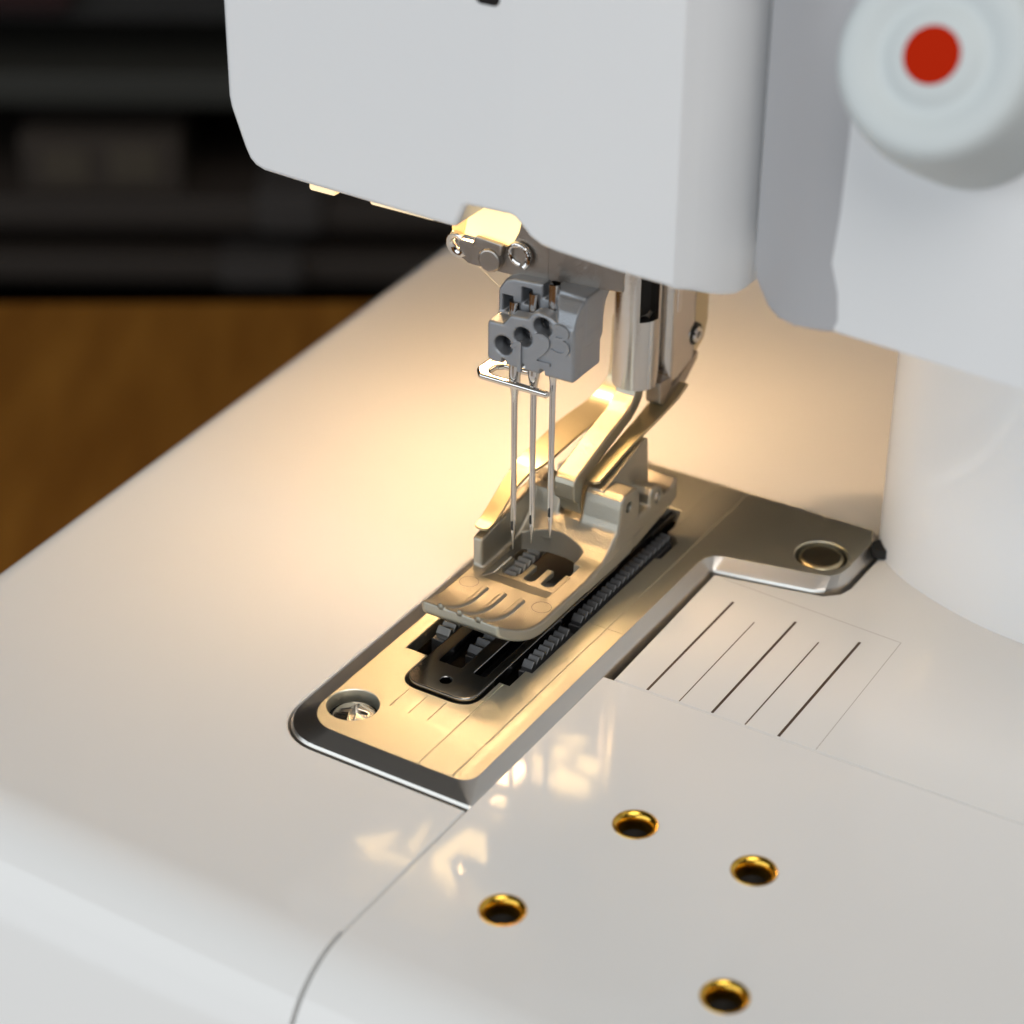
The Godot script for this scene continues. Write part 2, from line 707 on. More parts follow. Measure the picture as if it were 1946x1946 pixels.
func background() -> void:
	# the room's floor
	var fl := Mb.new()
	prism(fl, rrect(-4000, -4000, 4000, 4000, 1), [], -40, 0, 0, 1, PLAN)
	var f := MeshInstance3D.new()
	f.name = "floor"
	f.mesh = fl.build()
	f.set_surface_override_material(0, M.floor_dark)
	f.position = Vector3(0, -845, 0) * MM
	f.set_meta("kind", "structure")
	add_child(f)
	# the table under the machine, set askew to it
	var t := thing("wooden_table", "orange brown wooden table under the white sewing machine", "table", Vector3(-20, -845, 20), 33.0)
	part("table_top", block(-700, 700, 700, 740, -354, 520, 6), M.table_wood, t)
	for q in [[-650, -290], [650, -290], [-650, 470], [650, 470]]:
		part("leg", block(q[0] - 30, q[0] + 30, 0, 699, q[1] - 30, q[1] + 30, 4), M.table_wood, t)
	# a dark cabinet with open shelves beyond the table; its front is 950 mm from the camera
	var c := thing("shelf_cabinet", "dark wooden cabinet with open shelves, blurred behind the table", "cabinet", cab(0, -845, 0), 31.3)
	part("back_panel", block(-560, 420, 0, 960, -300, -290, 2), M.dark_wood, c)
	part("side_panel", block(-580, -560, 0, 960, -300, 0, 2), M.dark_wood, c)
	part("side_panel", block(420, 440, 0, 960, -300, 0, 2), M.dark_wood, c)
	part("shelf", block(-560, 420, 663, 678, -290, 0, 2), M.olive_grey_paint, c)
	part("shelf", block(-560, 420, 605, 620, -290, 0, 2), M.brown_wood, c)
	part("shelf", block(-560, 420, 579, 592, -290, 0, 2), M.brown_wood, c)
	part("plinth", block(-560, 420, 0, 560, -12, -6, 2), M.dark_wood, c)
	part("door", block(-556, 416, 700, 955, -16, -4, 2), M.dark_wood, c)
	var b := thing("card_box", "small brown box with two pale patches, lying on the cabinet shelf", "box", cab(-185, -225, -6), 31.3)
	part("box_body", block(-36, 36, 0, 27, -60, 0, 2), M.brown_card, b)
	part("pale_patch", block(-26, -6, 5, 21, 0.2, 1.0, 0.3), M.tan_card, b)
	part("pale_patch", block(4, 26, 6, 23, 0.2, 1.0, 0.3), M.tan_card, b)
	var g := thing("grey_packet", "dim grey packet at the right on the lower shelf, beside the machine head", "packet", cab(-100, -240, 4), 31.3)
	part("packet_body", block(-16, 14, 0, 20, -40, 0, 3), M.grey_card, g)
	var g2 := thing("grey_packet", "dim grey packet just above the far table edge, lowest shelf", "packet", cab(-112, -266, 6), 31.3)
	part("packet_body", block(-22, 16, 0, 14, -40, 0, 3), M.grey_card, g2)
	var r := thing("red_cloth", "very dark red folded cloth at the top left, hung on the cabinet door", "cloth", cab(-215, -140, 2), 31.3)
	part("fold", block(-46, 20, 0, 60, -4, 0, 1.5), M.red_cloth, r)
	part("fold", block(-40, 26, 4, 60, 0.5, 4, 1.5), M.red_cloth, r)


func cab(u: float, y: float, w: float) -> Vector3:      # cabinet axes: u to its right, w out of its front
	var yaw := deg_to_rad(31.3)
	var fw := Vector3(-sin(yaw), 0, -cos(yaw))
	var rt := Vector3(cos(yaw), 0, -sin(yaw))
	var p := Vector3(138.2, 0, 217.3) + fw * (950.0 - w) + rt * u
	return Vector3(p.x, y, p.z)


# ------------------------------------------------------------------ the bed
func bed() -> void:
	# main bed: flat top, left edge and front edge rolled off
	var top := -1.9
	var o := [left_x(46.7), 46.7, 10.75, 46.7, 10.75, 19.0]
	for k in 9:
		var a := PI / 2 * k / 8
		o += [-13.9 - 7.6 * sin(a), 11.4 + 7.6 * cos(a)]
	o += [-21.5, -71.6]
	o += [30.6, -71.6, 31.1, -66.7, 31.0, -56.6, 30.3, -54.2, 28.3, -52.4, 24.5, -51.6, 11.9, -49.0, 12.6, -16.95, 190.0, -16.95, 190.0, -230.0, left_x(-230.0), -230.0]
	var poly := turned(pl(o), true)
	var rim := 0.22
	var inner := inset(poly, rim)
	for i in poly.size():
		if absf(poly[i].x - left_x(-poly[i].y)) < 0.01:
			inner[i].x = poly[i].x
		if is_equal_approx(poly[i].y, -46.7):
			inner[i].y = -46.7
	var mb := Mb.new()
	cap(mb, [inner], top, PLAN)
	var n := poly.size()
	for i in n:
		var j := (i + 1) % n
		if (absf(poly[i].x - left_x(-poly[i].y)) < 0.01 and absf(poly[j].x - left_x(-poly[j].y)) < 0.01) or (is_equal_approx(poly[i].y, -46.7) and is_equal_approx(poly[j].y, -46.7)):
			continue
		for k in [[inner, top, poly, top - rim], [poly, top - rim, poly, top - 5.0]]:
			var a: PackedVector2Array = k[0]
			var b: PackedVector2Array = k[2]
			mb.quad(PLAN * Vector3(b[i].x, b[i].y, k[3]), PLAN * Vector3(b[j].x, b[j].y, k[3]), PLAN * Vector3(a[j].x, a[j].y, k[1]), PLAN * Vector3(a[i].x, a[i].y, k[1]))
	var roll_left := [Vector2(0, top)]
	for k in range(1, 9):
		roll_left.append(Vector2(-6 * sin(PI / 16 * k), top - 6 * (1 - cos(PI / 16 * k))))
	roll_left.append(Vector2(-6, -104.5))
	for k in roll_left.size() - 1:
		var a: Vector2 = roll_left[k]
		var b: Vector2 = roll_left[k + 1]
		mb.quad(Vector3(left_x(-230) + a.x, a.y, -230), Vector3(left_x(-230) + b.x, b.y, -230), Vector3(left_x(46.7) + b.x, b.y, 46.7), Vector3(left_x(46.7) + a.x, a.y, 46.7))
		# the corner, turned about the end of both rolls
		for t in 8:
			var p := []
			for c in [[a, t], [b, t], [b, t + 1], [a, t + 1]]:
				var an: float = PI / 16 * c[1]
				p.append(Vector3(left_x(46.7) + c[0].x * cos(an), c[0].y, 46.7 - c[0].x * 2.0 * sin(an)))
			mb.quad(p[0], p[1], p[2], p[3])
	var x0 := left_x(46.7)
	front_roll(mb, x0, 10.75 - rim, top)
	made(mb, "bed", M.glossy_white_plastic, null, 30)
	# the looper cover door at the front right, a hair higher than the bed
	var dm := Mb.new()
	var dpoly := fillet(turned(pl([11.1, 46.7, 190, 46.7, 190, -16.62, 11.1, -16.62]), true), [0, 0, 0.2, 0.2], 3)
	var dtop := -1.76
	var din := inset(dpoly, 0.12)
	for i in dpoly.size():
		if is_equal_approx(dpoly[i].y, -46.7):
			din[i].y = -46.7
	var eyes := [Vector2(25.3, 33.2), Vector2(31.0, 10.0), Vector2(48.05, 10.1), Vector2(55.3, 32.3)]
	var polys := [din]
	for e in eyes:
		polys.append(turned(ring(Vector2(e.x, -e.y), 2.75, 40), false))
	cap(dm, polys, dtop, PLAN)
	for i in dpoly.size():
		var j := (i + 1) % dpoly.size()
		if is_equal_approx(dpoly[i].y, -46.7) and is_equal_approx(dpoly[j].y, -46.7):
			continue
		dm.quad(PLAN * Vector3(dpoly[i].x, dpoly[i].y, dtop - 0.12), PLAN * Vector3(dpoly[j].x, dpoly[j].y, dtop - 0.12), PLAN * Vector3(din[j].x, din[j].y, dtop), PLAN * Vector3(din[i].x, din[i].y, dtop))
		dm.quad(PLAN * Vector3(dpoly[i].x, dpoly[i].y, dtop - 4), PLAN * Vector3(dpoly[j].x, dpoly[j].y, dtop - 4), PLAN * Vector3(dpoly[j].x, dpoly[j].y, dtop - 0.12), PLAN * Vector3(dpoly[i].x, dpoly[i].y, dtop - 0.12))
	front_roll(dm, 11.22, 190.0, dtop)
	var door := made(dm, "looper_cover", M.glossy_white_plastic, null, 30)
	# brass eyelets sunk into it
	var first: MeshInstance3D
	for e in eyes:
		if first == null:
			var em := Mb.new()
			lathe(em, [2.9, -0.05, 3.0, 0.06, 2.95, 0.14, 2.8, 0.14, 2.55, 0.0, 2.3, -0.3, 2.12, -0.7, 2.05, -1.1, 2.0, -1.6, 1.95, -4.6], 40, PLAN)
			first = made(em, "eyelet", M.brass, door, 40)
			var sk := Mb.new()
			lathe(sk, [1.97, -2.3, 1.7, -3.0, 1.2, -4.0, 0.0, -4.4], 32, PLAN)
			made(sk, "socket", M.dark_gap, first, 40)
			first.position = Vector3(e.x, dtop, e.y) * MM
		else:
			var c := first.duplicate()
			c.name = "eyelet"
			door.add_child(c, true)
			c.position = Vector3(e.x, dtop, e.y) * MM
	# the printed seam guides on the bed, and the faint joint of their panel
	var bedn: Node3D = machine.get_node("bed")
	for q in [[17.85, -43.75, 0.38], [22.9, -40.55, 0.17], [28.0, -43.9, 0.40], [33.1, -40.85, 0.22], [38.15, -44.05, 0.42]]:
		var gm := Mb.new()
		prism(gm, rrect(q[0] - q[2] / 2, 17.2, q[0] + q[2] / 2, -q[1], 0.02, 1), [], top - 0.01, top + 0.012, 0, 1, PLAN)
		made(gm, "seam_guide_line", M.print_ink, bedn)
	var jm := Mb.new()
	prism(jm, pl([43.7, -17.2, 43.8, -17.2, 43.3, -47.1, 13.6, -48.7, 13.6, -48.62, 43.2, -47.02]), [], top - 0.01, top + 0.010, 0, 1, PLAN)
	made(jm, "panel_joint", mat("joint_shadow", Color(0.42, 0.40, 0.38), 0.3), bedn)
	# dark inside of the machine under the gaps
	var im := Mb.new()
	prism(im, pl([-60, 40, 100, 40, 100, -100, -60, -100]), [], -30, -9.5, 0, 1, PLAN)
	made(im, "inner_floor", M.dark_gap)
	# casing sides, hidden below the top
	var sm := Mb.new()
	prism(sm, pl([-80, 40, 190, 40, 190, -229.5, -80, -229.5]), [], -104.9, -31, 0, 1, PLAN)
	made(sm, "casing", M.glossy_white_plastic)
	# the column that carries the arm
	var cm := Mb.new()
	var foot := turned(pl([28.3, -200, 28.3, -93, 28.3, -86, 28.3, -80, 28.4, -74.8, 29.3, -70.6, 31.8, -66.9, 35.8, -63.5, 41.0, -60.8, 47.0, -58.5, 53.2, -56.9, 61.2, -55.9, 68, -55.4, 150, -53.3, 150, -200]), true)
	var smooth := PackedVector2Array()
	for i in foot.size():
		var c := foot.size()
		if foot[i].x > 100 or foot[(i + 1) % c].x > 100 or foot[i].y > 150 or foot[(i + 1) % c].y > 150:
			smooth.append(foot[i])
			continue
		for k in 6:
			smooth.append(foot[i].cubic_interpolate(foot[(i + 1) % c], foot[(i + c - 1) % c], foot[(i + 2) % c], k / 6.0))
	foot = smooth
	var neck := PackedVector2Array()
	for p in foot:
		neck.append(p + Vector2(-0.35, 0.5))
	wall(cm, foot, -1.88, neck, 61.5, PLAN)
	made(cm, "column", M.column_white, null, 40)


func left_x(z: float) -> float:
	return -77.2 + 0.058 * z


func front_roll(mb: Mb, x0: float, x1: float, top: float) -> void:
	var p := [Vector2(46.7, top)]
	for k in range(1, 11):
		var th := deg_to_rad(6.4 * k)
		p.append(Vector2(46.7 + 12 * sin(th), top - 12 * (1 - cos(th))))
	p.append(Vector2(46.7 + 12 * sin(deg_to_rad(64)) + 18, top - 12 * (1 - cos(deg_to_rad(64))) - 45))
	p.append(Vector2(p[-1].x + 1.5, -104.5))
	for k in p.size() - 1:
		var a: Vector2 = p[k]
		var b: Vector2 = p[k + 1]
		mb.quad(Vector3(x0, a.y, a.x), Vector3(x0, b.y, b.x), Vector3(x1, b.y, b.x), Vector3(x1, a.y, a.x))
	for side in [x0, x1]:
		for k in p.size() - 1:
			var a: Vector2 = p[k]
			var b: Vector2 = p[k + 1]
			var q := [Vector3(side, a.y, a.x), Vector3(side, b.y, b.x), Vector3(side, b.y - 6, b.x - 3), Vector3(side, a.y - 6, a.x - 3)]
			if side == x1:
				mb.quad(q[0], q[1], q[2], q[3])
			else:
				mb.quad(q[0], q[3], q[2], q[1])


# ------------------------------------------------------------------ head and arm
func head() -> void:
	var zf := func(p: Vector3) -> Vector3:
		var z := -16.5
		if p.x > -4.5:
			var t := clampf((p.x + 4.5) / 23.3, 0, 1)
			z -= t * t * 1.6 + t * 1.6
		if p.x > 17.6:
			var u := clampf((p.x - 17.6) / 6.4, 0, 1)
			z -= 8.6 * (0.55 * u + 0.45 * u * u)
		return Vector3(p.x, p.y, p.z + z)
	var out := xy([-50.3, 150, -50.3, 71.8, -50.0, 70.2, -48.0, 64.8, -47.2, 63.2, -46.2, 62.35, -44.8, 61.9, -39.4, 61.65, -14.4, 60.95, -13.7, 61.0, -13.2, 61.5, -11.9, 64.2, -11.4, 64.5, -5.2, 64.7, -4.4, 64.5, -3.5, 63.7, -2.2, 62.3, -0.6, 61.4, 1.7, 60.9, 5.5, 60.4, 11.2, 59.65, 16.2, 59.05, 19.2, 58.25, 20.7, 57.45, 21.9, 56.9, 22.9, 56.65, 23.6, 57.1, 24.0, 58.3, 24.15, 60.6, 24.15, 150])
	var cuts := []
	for i in 24:
		cuts.append(-4.5 + i * 1.2)
	# the outline needs its own points where the front bends
	var fine := PackedVector2Array()
	for i in out.size():
		var a := out[i]
		var b := out[(i + 1) % out.size()]
		var k := maxi(1, int(absf(b.x - a.x) / 1.3)) if a.y < 100 and b.y < 100 else maxi(1, int(absf(b.x - a.x) / 1.3))
		for j in k:
			fine.append(a.lerp(b, float(j) / k))
	var mb := Mb.new()
	prism(mb, fine, [], -70, 0, 0.9, 4, FRONT, false, cuts, zf)
	var h := made(mb, "head_cover", M.satin_white_plastic, null, 26)
	# a grey thread slot in the cover, just reaching into view from above
	var sl := Mb.new()
	prism(sl, rrect(-10.2, 92.2, -6.6, 110, 0.9), [], -16.7, -16.38, 0.08, 1, FRONT)
	made(sl, "thread_slot", M.dark_steel, h)
	# the grey trim that runs down the groove to the right of the head
	var zt := func(p: Vector3) -> Vector3:
		var t := clampf((p.x - 24.1) / 17.0, 0, 1)
		return Vector3(p.x, p.y, p.z - 26.5 + 9.85 * (1.0 - (1.0 - t) * (1.0 - t)))
	var trim := xy([26.8, 150, 26.7, 66, 26.8, 63.0, 27.4, 61.7, 28.6, 60.8, 30.5, 59.5, 32.6, 59.0, 35.4, 59.2, 40.4, 60.2, 41.7, 60.6, 42.3, 62, 42.0, 65.5, 40.9, 69.3, 41.5, 76, 41.8, 86, 41.4, 102, 41.2, 150])
	var tf := PackedVector2Array()
	for i in trim.size():
		var a := trim[i]
		var b := trim[(i + 1) % trim.size()]
		var k := maxi(1, int(absf(b.x - a.x) / 1.3))
		for j in k:
			tf.append(a.lerp(b, float(j) / k))
	var tc := []
	for i in 16:
		tc.append(25.7 + i * 1.0)
	var tm := Mb.new()
	prism(tm, tf, [], -60, 0, 0.25, 2, FRONT, false, tc, zt)
	made(tm, "groove_trim", M.grey_plastic, null, 26)
	var gv := Mb.new()
	prism(gv, rrect(23.4, 62.5, 27.6, 150, 0.3), [], -60, -31, 0, 1, FRONT)
	made(gv, "groove", mat("groove_grey", Color(0.03, 0.03, 0.028), 0.7))
	# the arm's front panel
	var arm := xy([40.35, 150, 40.55, 102, 40.95, 86, 40.65, 76, 40.1, 69.3, 41.2, 65.5, 41.5, 62, 40.9, 60.45, 66, 59.3, 190, 56.5, 190, 150])
	var am := Mb.new()
	prism(am, fillet(arm, 0.4, 2), [], -100, -16.5, 0.25, 2, FRONT, false)
	made(am, "arm_cover", M.satin_white_plastic, null, 26)
	# under the head: dark opening that the bars come out of, so the underside is not one blank slab
	dial()


func dial() -> void:
	var n := Vector3(0.0, 0.45, 0.893)
	var at := Vector3(53.9, 101.1, -6.0)
	var xf := axis(at, n)
	var mb := Mb.new()
	lathe(mb, [12.2, -26.0, 12.2, -11.0, 12.0, -6.5, 11.5, -3.0, 11.2, -1.7, 10.7, -0.8, 10.0, -0.25, 8.9, -0.05, 7.6, -0.25, 6.6, -0.9, 5.8, -0.95, 5.0, -0.5, 4.2, -0.08, 3.0, 0.0, 0, 0.0], 64, xf)
	var d := made(mb, "dial", M.dial_white, null, 40)
	var rm := Mb.new()
	lathe(rm, [3.2, -0.02, 3.15, 0.10, 3.0, 0.14, 0, 0.16], 48, xf)
	made(rm, "red_dot", M.red_paint, d, 40)


func lamp() -> void:
	# the lit diffuser seen through the notch in the head cover
	var box := Mb.new()
	prism(box, rrect(-20.5, 26.9, -9.5, 27.5, 0.25), [], 54.9, 62.5, 0.2, 1, PLAN, true)
	var b := made(box, "lamp_diffuser", M.lamp_diffuser, null, 40)
	var edge := Mb.new()
	prism(edge, xy([-20.5, 54.9, -18.6, 54.9, -17.9, 58.2, -18.9, 62.5, -20.5, 62.5]), [], -27.2, -26.7, 0.1, 1, FRONT)
	made(edge, "lamp_edge", M.lamp_amber, b, 40)
	# clear lens edges that hang just below the head cover
	for q in [[-38.3, -33.9, 60.1], [-28.2, -17.6, 60.3]]:
		var t := Mb.new()
		prism(t, rrect(q[0], q[2], q[1], 61.6, 0.45), [], -26, -18.2, 0.25, 2, FRONT, true)
		made(t, "lamp_lens", M.lamp_lens, b, 40)
	# unseen glowing panels, shaped to give the warm reflections in the glossy bed
	var facets := [[M.glow_panel_bright, [-21.7, -29.2, -17.7, -31.9, -14.7, -29.5, -17.0, -27.3, -20.4, -27.6], 56.5],
		[M.glow_panel_bright, [-21.3, -34.0, -19.7, -35.0, -18.8, -33.5, -20.1, -32.7], 58.5],
		[M.glow_panel, [-28.5, -38.0, -27.8, -42.0, -20.0, -41.8, -20.6, -36.2, -21.5, -31.0, -23.6, -31.6, -23.4, -38.6, -26.0, -38.9, -27.2, -33.0, -23.6, -31.6, -21.5, -30.4, -27.2, -29.8, -29.0, -33.0], 59.4],
		[M.glow_panel_dim, [-42.8, -29.5, -37.6, -35.2, -37.3, -31.1, -38.8, -28.4], 59.4],
		[M.glow_panel_dim, [-34.4, -33.0, -34.9, -41.0, -33.5, -37.0, -32.2, -30.9], 59.4],
		[M.glow_panel_dim, [-39.4, -28.9, -30.4, -29.4, -30.4, -28.2, -39.0, -27.6], 59.4],
		[M.glow_panel, [-28.5, -51.5, -24.9, -52.4, -23.3, -49.4, -26.0, -49.0], 59.4],
		[M.glow_panel, [-24.2, -65.5, -16.8, -64.3, -15.8, -62.2, -21.7, -60.7], 59.4],
		[M.glow_panel, [-22.5, -70.1, -16.2, -70.1, -17.3, -67.4, -21.3, -67.9], 59.4],
		[M.glow_panel, [-29.3, -65.4, -26.3, -65.7, -23.9, -61.8], 59.4],
		[M.glow_panel, [-27.5, -70.1, -24.1, -70.4, -25.5, -67.1], 59.4],
		[M.glow_panel, [-28.6, -72.9, -23.4, -74.9, -24.6, -72.8], 59.4],
		[M.glow_panel, [-29.4, -54.0, -27.0, -54.0, -24.5, -51.8, -27.7, -53.1], 59.4]]
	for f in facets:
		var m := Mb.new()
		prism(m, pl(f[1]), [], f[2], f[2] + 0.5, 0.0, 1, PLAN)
		made(m, "glow_panel", f[0], b)
	var tint := Color(1.0, 0.61, 0.31).linear_to_srgb()
	area_light("work_lamp_front", Vector3(-18.2, 56.3, -29.4), Vector3(-16.5, 0, -20), Vector2(0.0055, 0.0035), tint, 0.0009, Vector3(0, 0, 1)).area_range = 5.0
	area_light("work_lamp_rear", Vector3(-34.0, 59.3, -57.0), Vector3(-26, 0, -45), Vector2(0.012, 0.010), tint, 0.0022, Vector3(0, 0, 1)).area_range = 5.0
	area_light("rear_bed_fill", Vector3(-27.0, 58.6, -60.0), Vector3(-30.5, 43.5, -94.0), Vector2(0.007, 0.004), Color(1.0, 0.66, 0.38).linear_to_srgb(), 0.0046).area_range = 5.0  # unseen fill light, added to brighten the bed behind the presser bar


# ------------------------------------------------------------------ needle plate, feed dogs
func needle_plate() -> void:
	# upper and lower outline with matching points
	var inner := PackedVector2Array()
	var outer := PackedVector2Array()
	var add := func(poly: PackedVector2Array, a: Array) -> void:
		for i in range(0, a.size(), 2):
			poly.append(Vector2(a[i], -a[i + 1]))
	# front right corner, then the L, clockwise seen from above turned later
	add.call(inner, [9.62, -47.6, 9.9, -49.6, 10.9, -51.0, 12.4, -51.7, 26.2, -54.6, 28.2, -55.3, 29.1, -56.6, 29.45, -58.6, 29.5, -67.2, 28.2, -70.6, -17.25, -70.6])
	add.call(outer, [11.3, -49.0, 11.4, -49.25, 11.6, -49.45, 11.9, -49.55, 26.6, -52.5, 28.2, -53.2, 29.5, -54.9, 30.3, -57.4, 30.5, -66.7, 29.2, -71.3, -21.05, -71.3])
	for k in 13:
		var a := PI / 2 * k / 12
		inner.append(Vector2(-12.3 - 4.95 * cos(a), -11.1 - 4.95 * sin(a)))
		outer.append(Vector2(-13.9 - 7.15 * cos(a), -11.4 - 7.15 * sin(a)))
	for k in 7:
		var a := PI / 2 * k / 6
		inner.append(Vector2(7.2 + 2.42 * sin(a), -13.65 - 2.42 * cos(a)))
		outer.append(Vector2(11.05 + 0.25 * sin(a), -18.3 - 0.25 * cos(a)))
	var holes := []
	holes.append(ring(Vector2(-13.35, -9.75), 3.62, 48))
	holes.append(ring(Vector2(24.55, 59.8), 4.05, 48))
	holes.append(fillet(pl([-14.95, -5.7, -11.3, -5.7, -11.3, 2.0, 0.75, 2.0, 0.75, -5.5, 2.4, -5.5, 2.4, -9.8, 3.45, -9.8, 3.45, -45.5, 4.3, -46.0, 4.3, -51.5, 3.5, -52.4, 1.6, -53.4, 1.6, -55.4, 0.4, -60.0, -14.95, -60.0]), [0, 0, 3.3, 3.3, 0, 0, 0, 0, 0, 0, 0, 0, 0, 0, 0, 0], 8))
	# engraved lines
	var cut := []
	for q in [[1.5, 16.0, -5.2, 0.2], [1.62, -55.7, -70.4, 0.22], [6.85, 16.1, -70.4, 0.22], [-8.93, 7.3, 2.5, 0.17], [-5.85, 7.3, 2.5, 0.17], [-2.78, 7.3, 2.5, 0.17]]:
		cut.append(pl([q[0] - q[3] / 2, q[2], q[0] + q[3] / 2, q[2], q[0] + q[3] / 2, q[1], q[0] - q[3] / 2, q[1]]))
	cut.append(pl([3.6, -25.1, 6.7, -25.1, 6.7, -24.98, 3.6, -24.98]))
	cut.append(pl([7.0, -25.1, 9.5, -25.1, 9.5, -24.98, 7.0, -24.98]))
	var mb := Mb.new()
	var iv := turned(inner, true)
	var ov := turned(outer, true)
	# a soft break from the top into the slope, the slope, a rounded lower edge
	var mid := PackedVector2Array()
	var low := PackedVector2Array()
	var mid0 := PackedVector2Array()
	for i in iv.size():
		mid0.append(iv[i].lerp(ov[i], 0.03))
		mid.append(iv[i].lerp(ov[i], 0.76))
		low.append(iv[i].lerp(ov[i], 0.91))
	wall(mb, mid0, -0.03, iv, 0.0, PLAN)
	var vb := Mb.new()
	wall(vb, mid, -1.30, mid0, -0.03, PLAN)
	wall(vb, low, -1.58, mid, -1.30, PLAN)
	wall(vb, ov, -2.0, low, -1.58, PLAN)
	wall(vb, ov, -4.0, ov, -2.0, PLAN)
	var polys := [iv]
	for h in holes:
		var q := turned(h, false)
		var wide := inset(q, 0.12)
		wall(mb, q, -0.12, wide, 0.0, PLAN)
		wall(mb, q, -2.2, q, -0.12, PLAN)
		polys.append(wide)
	for h in cut:
		var q := turned(h, false)
		polys.append(q)
		wall(mb, q, -0.16, q, 0.0, PLAN)
		cap(mb, [turned(h, true)], -0.16, PLAN)
	cap(mb, polys, 0.0, PLAN)
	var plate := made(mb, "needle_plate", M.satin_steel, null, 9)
	made(vb, "bevel", M.shaded_bevel_steel, plate, 24)
	# cross-head screw in its counterbore
	var sc := Vector3(-12.35, 0, 11.35)
	var cup := Mb.new()
	lathe(cup, [0.0, -2.4, 3.62, -2.4], 48, axis(Vector3(-13.35, 0, 9.75), Vector3.UP))
	made(cup, "screw_seat", M.dark_steel, plate, 40)
	var hm := Mb.new()
	var head_c := Vector3(-13.0, -2.3, 10.1)
	var cross := []
	for k in 4:
		var a := TAU * k / 4 + 0.35
		var u := Vector2(cos(a), sin(a))
		var w := Vector2(-u.y, u.x)
		for q in [[0.42, -0.42], [1.9, -0.30], [2.0, 0.0], [1.9, 0.30]]:
			cross.append(u * q[0] + w * q[1])
	var slot := PackedVector2Array(cross)
	var dome := func(p: Vector3) -> Vector3:
		return Vector3(p.x, p.y, p.z - 0.085 * (p.x * p.x + p.y * p.y)) if p.z > 0.9 else p
	var xf := axis(head_c, Vector3.UP)
	var rings := []
	for k in 9:
		rings.append(k * 0.36)
	var cuts := []
	for k in range(-14, 15):
		cuts.append(k * 0.22)
	prism(hm, ring(Vector2.ZERO, 2.95, 48), [slot], 0.0, 1.75, 0.15, 3, xf, false, cuts, dome)
	cap(hm, [turned(slot, true)], 0.35, xf)
	var scr := made(hm, "screw", M.screw_steel, plate, 24)
	scr.name = "screw"
	# the push button at the right end
	var bm := Mb.new()
	lathe(bm, [3.5, -3.0, 3.5, -0.75, 3.38, -0.45, 3.1, -0.22, 2.75, -0.12, 0, -0.10], 48, axis(Vector3(24.55, 0, -59.8), Vector3.UP))
	made(bm, "button", M.spring_steel, plate, 30)
	# dark notch at the plate's right end
	var nm := Mb.new()
	prism(nm, ring(Vector2(31.2, 67.4), 1.7, 24), [], -1.5, 0.02, 0, 1, PLAN)
	made(nm, "end_notch", M.dark_gap, plate)


func tooth_mesh(w: float) -> ArrayMesh:
	var mb := Mb.new()
	# a saw tooth: steep to the back, sloping to the front, blunt on top
	prism(mb, pl_side([0.66, -1.6, -0.66, -1.6, -0.66, 0.0, -0.46, 0.80, -0.16, 0.86, 0.60, 0.05]), [], -w / 2, w / 2, 0.14, 2, SIDE, true)
	return mb.build(30)


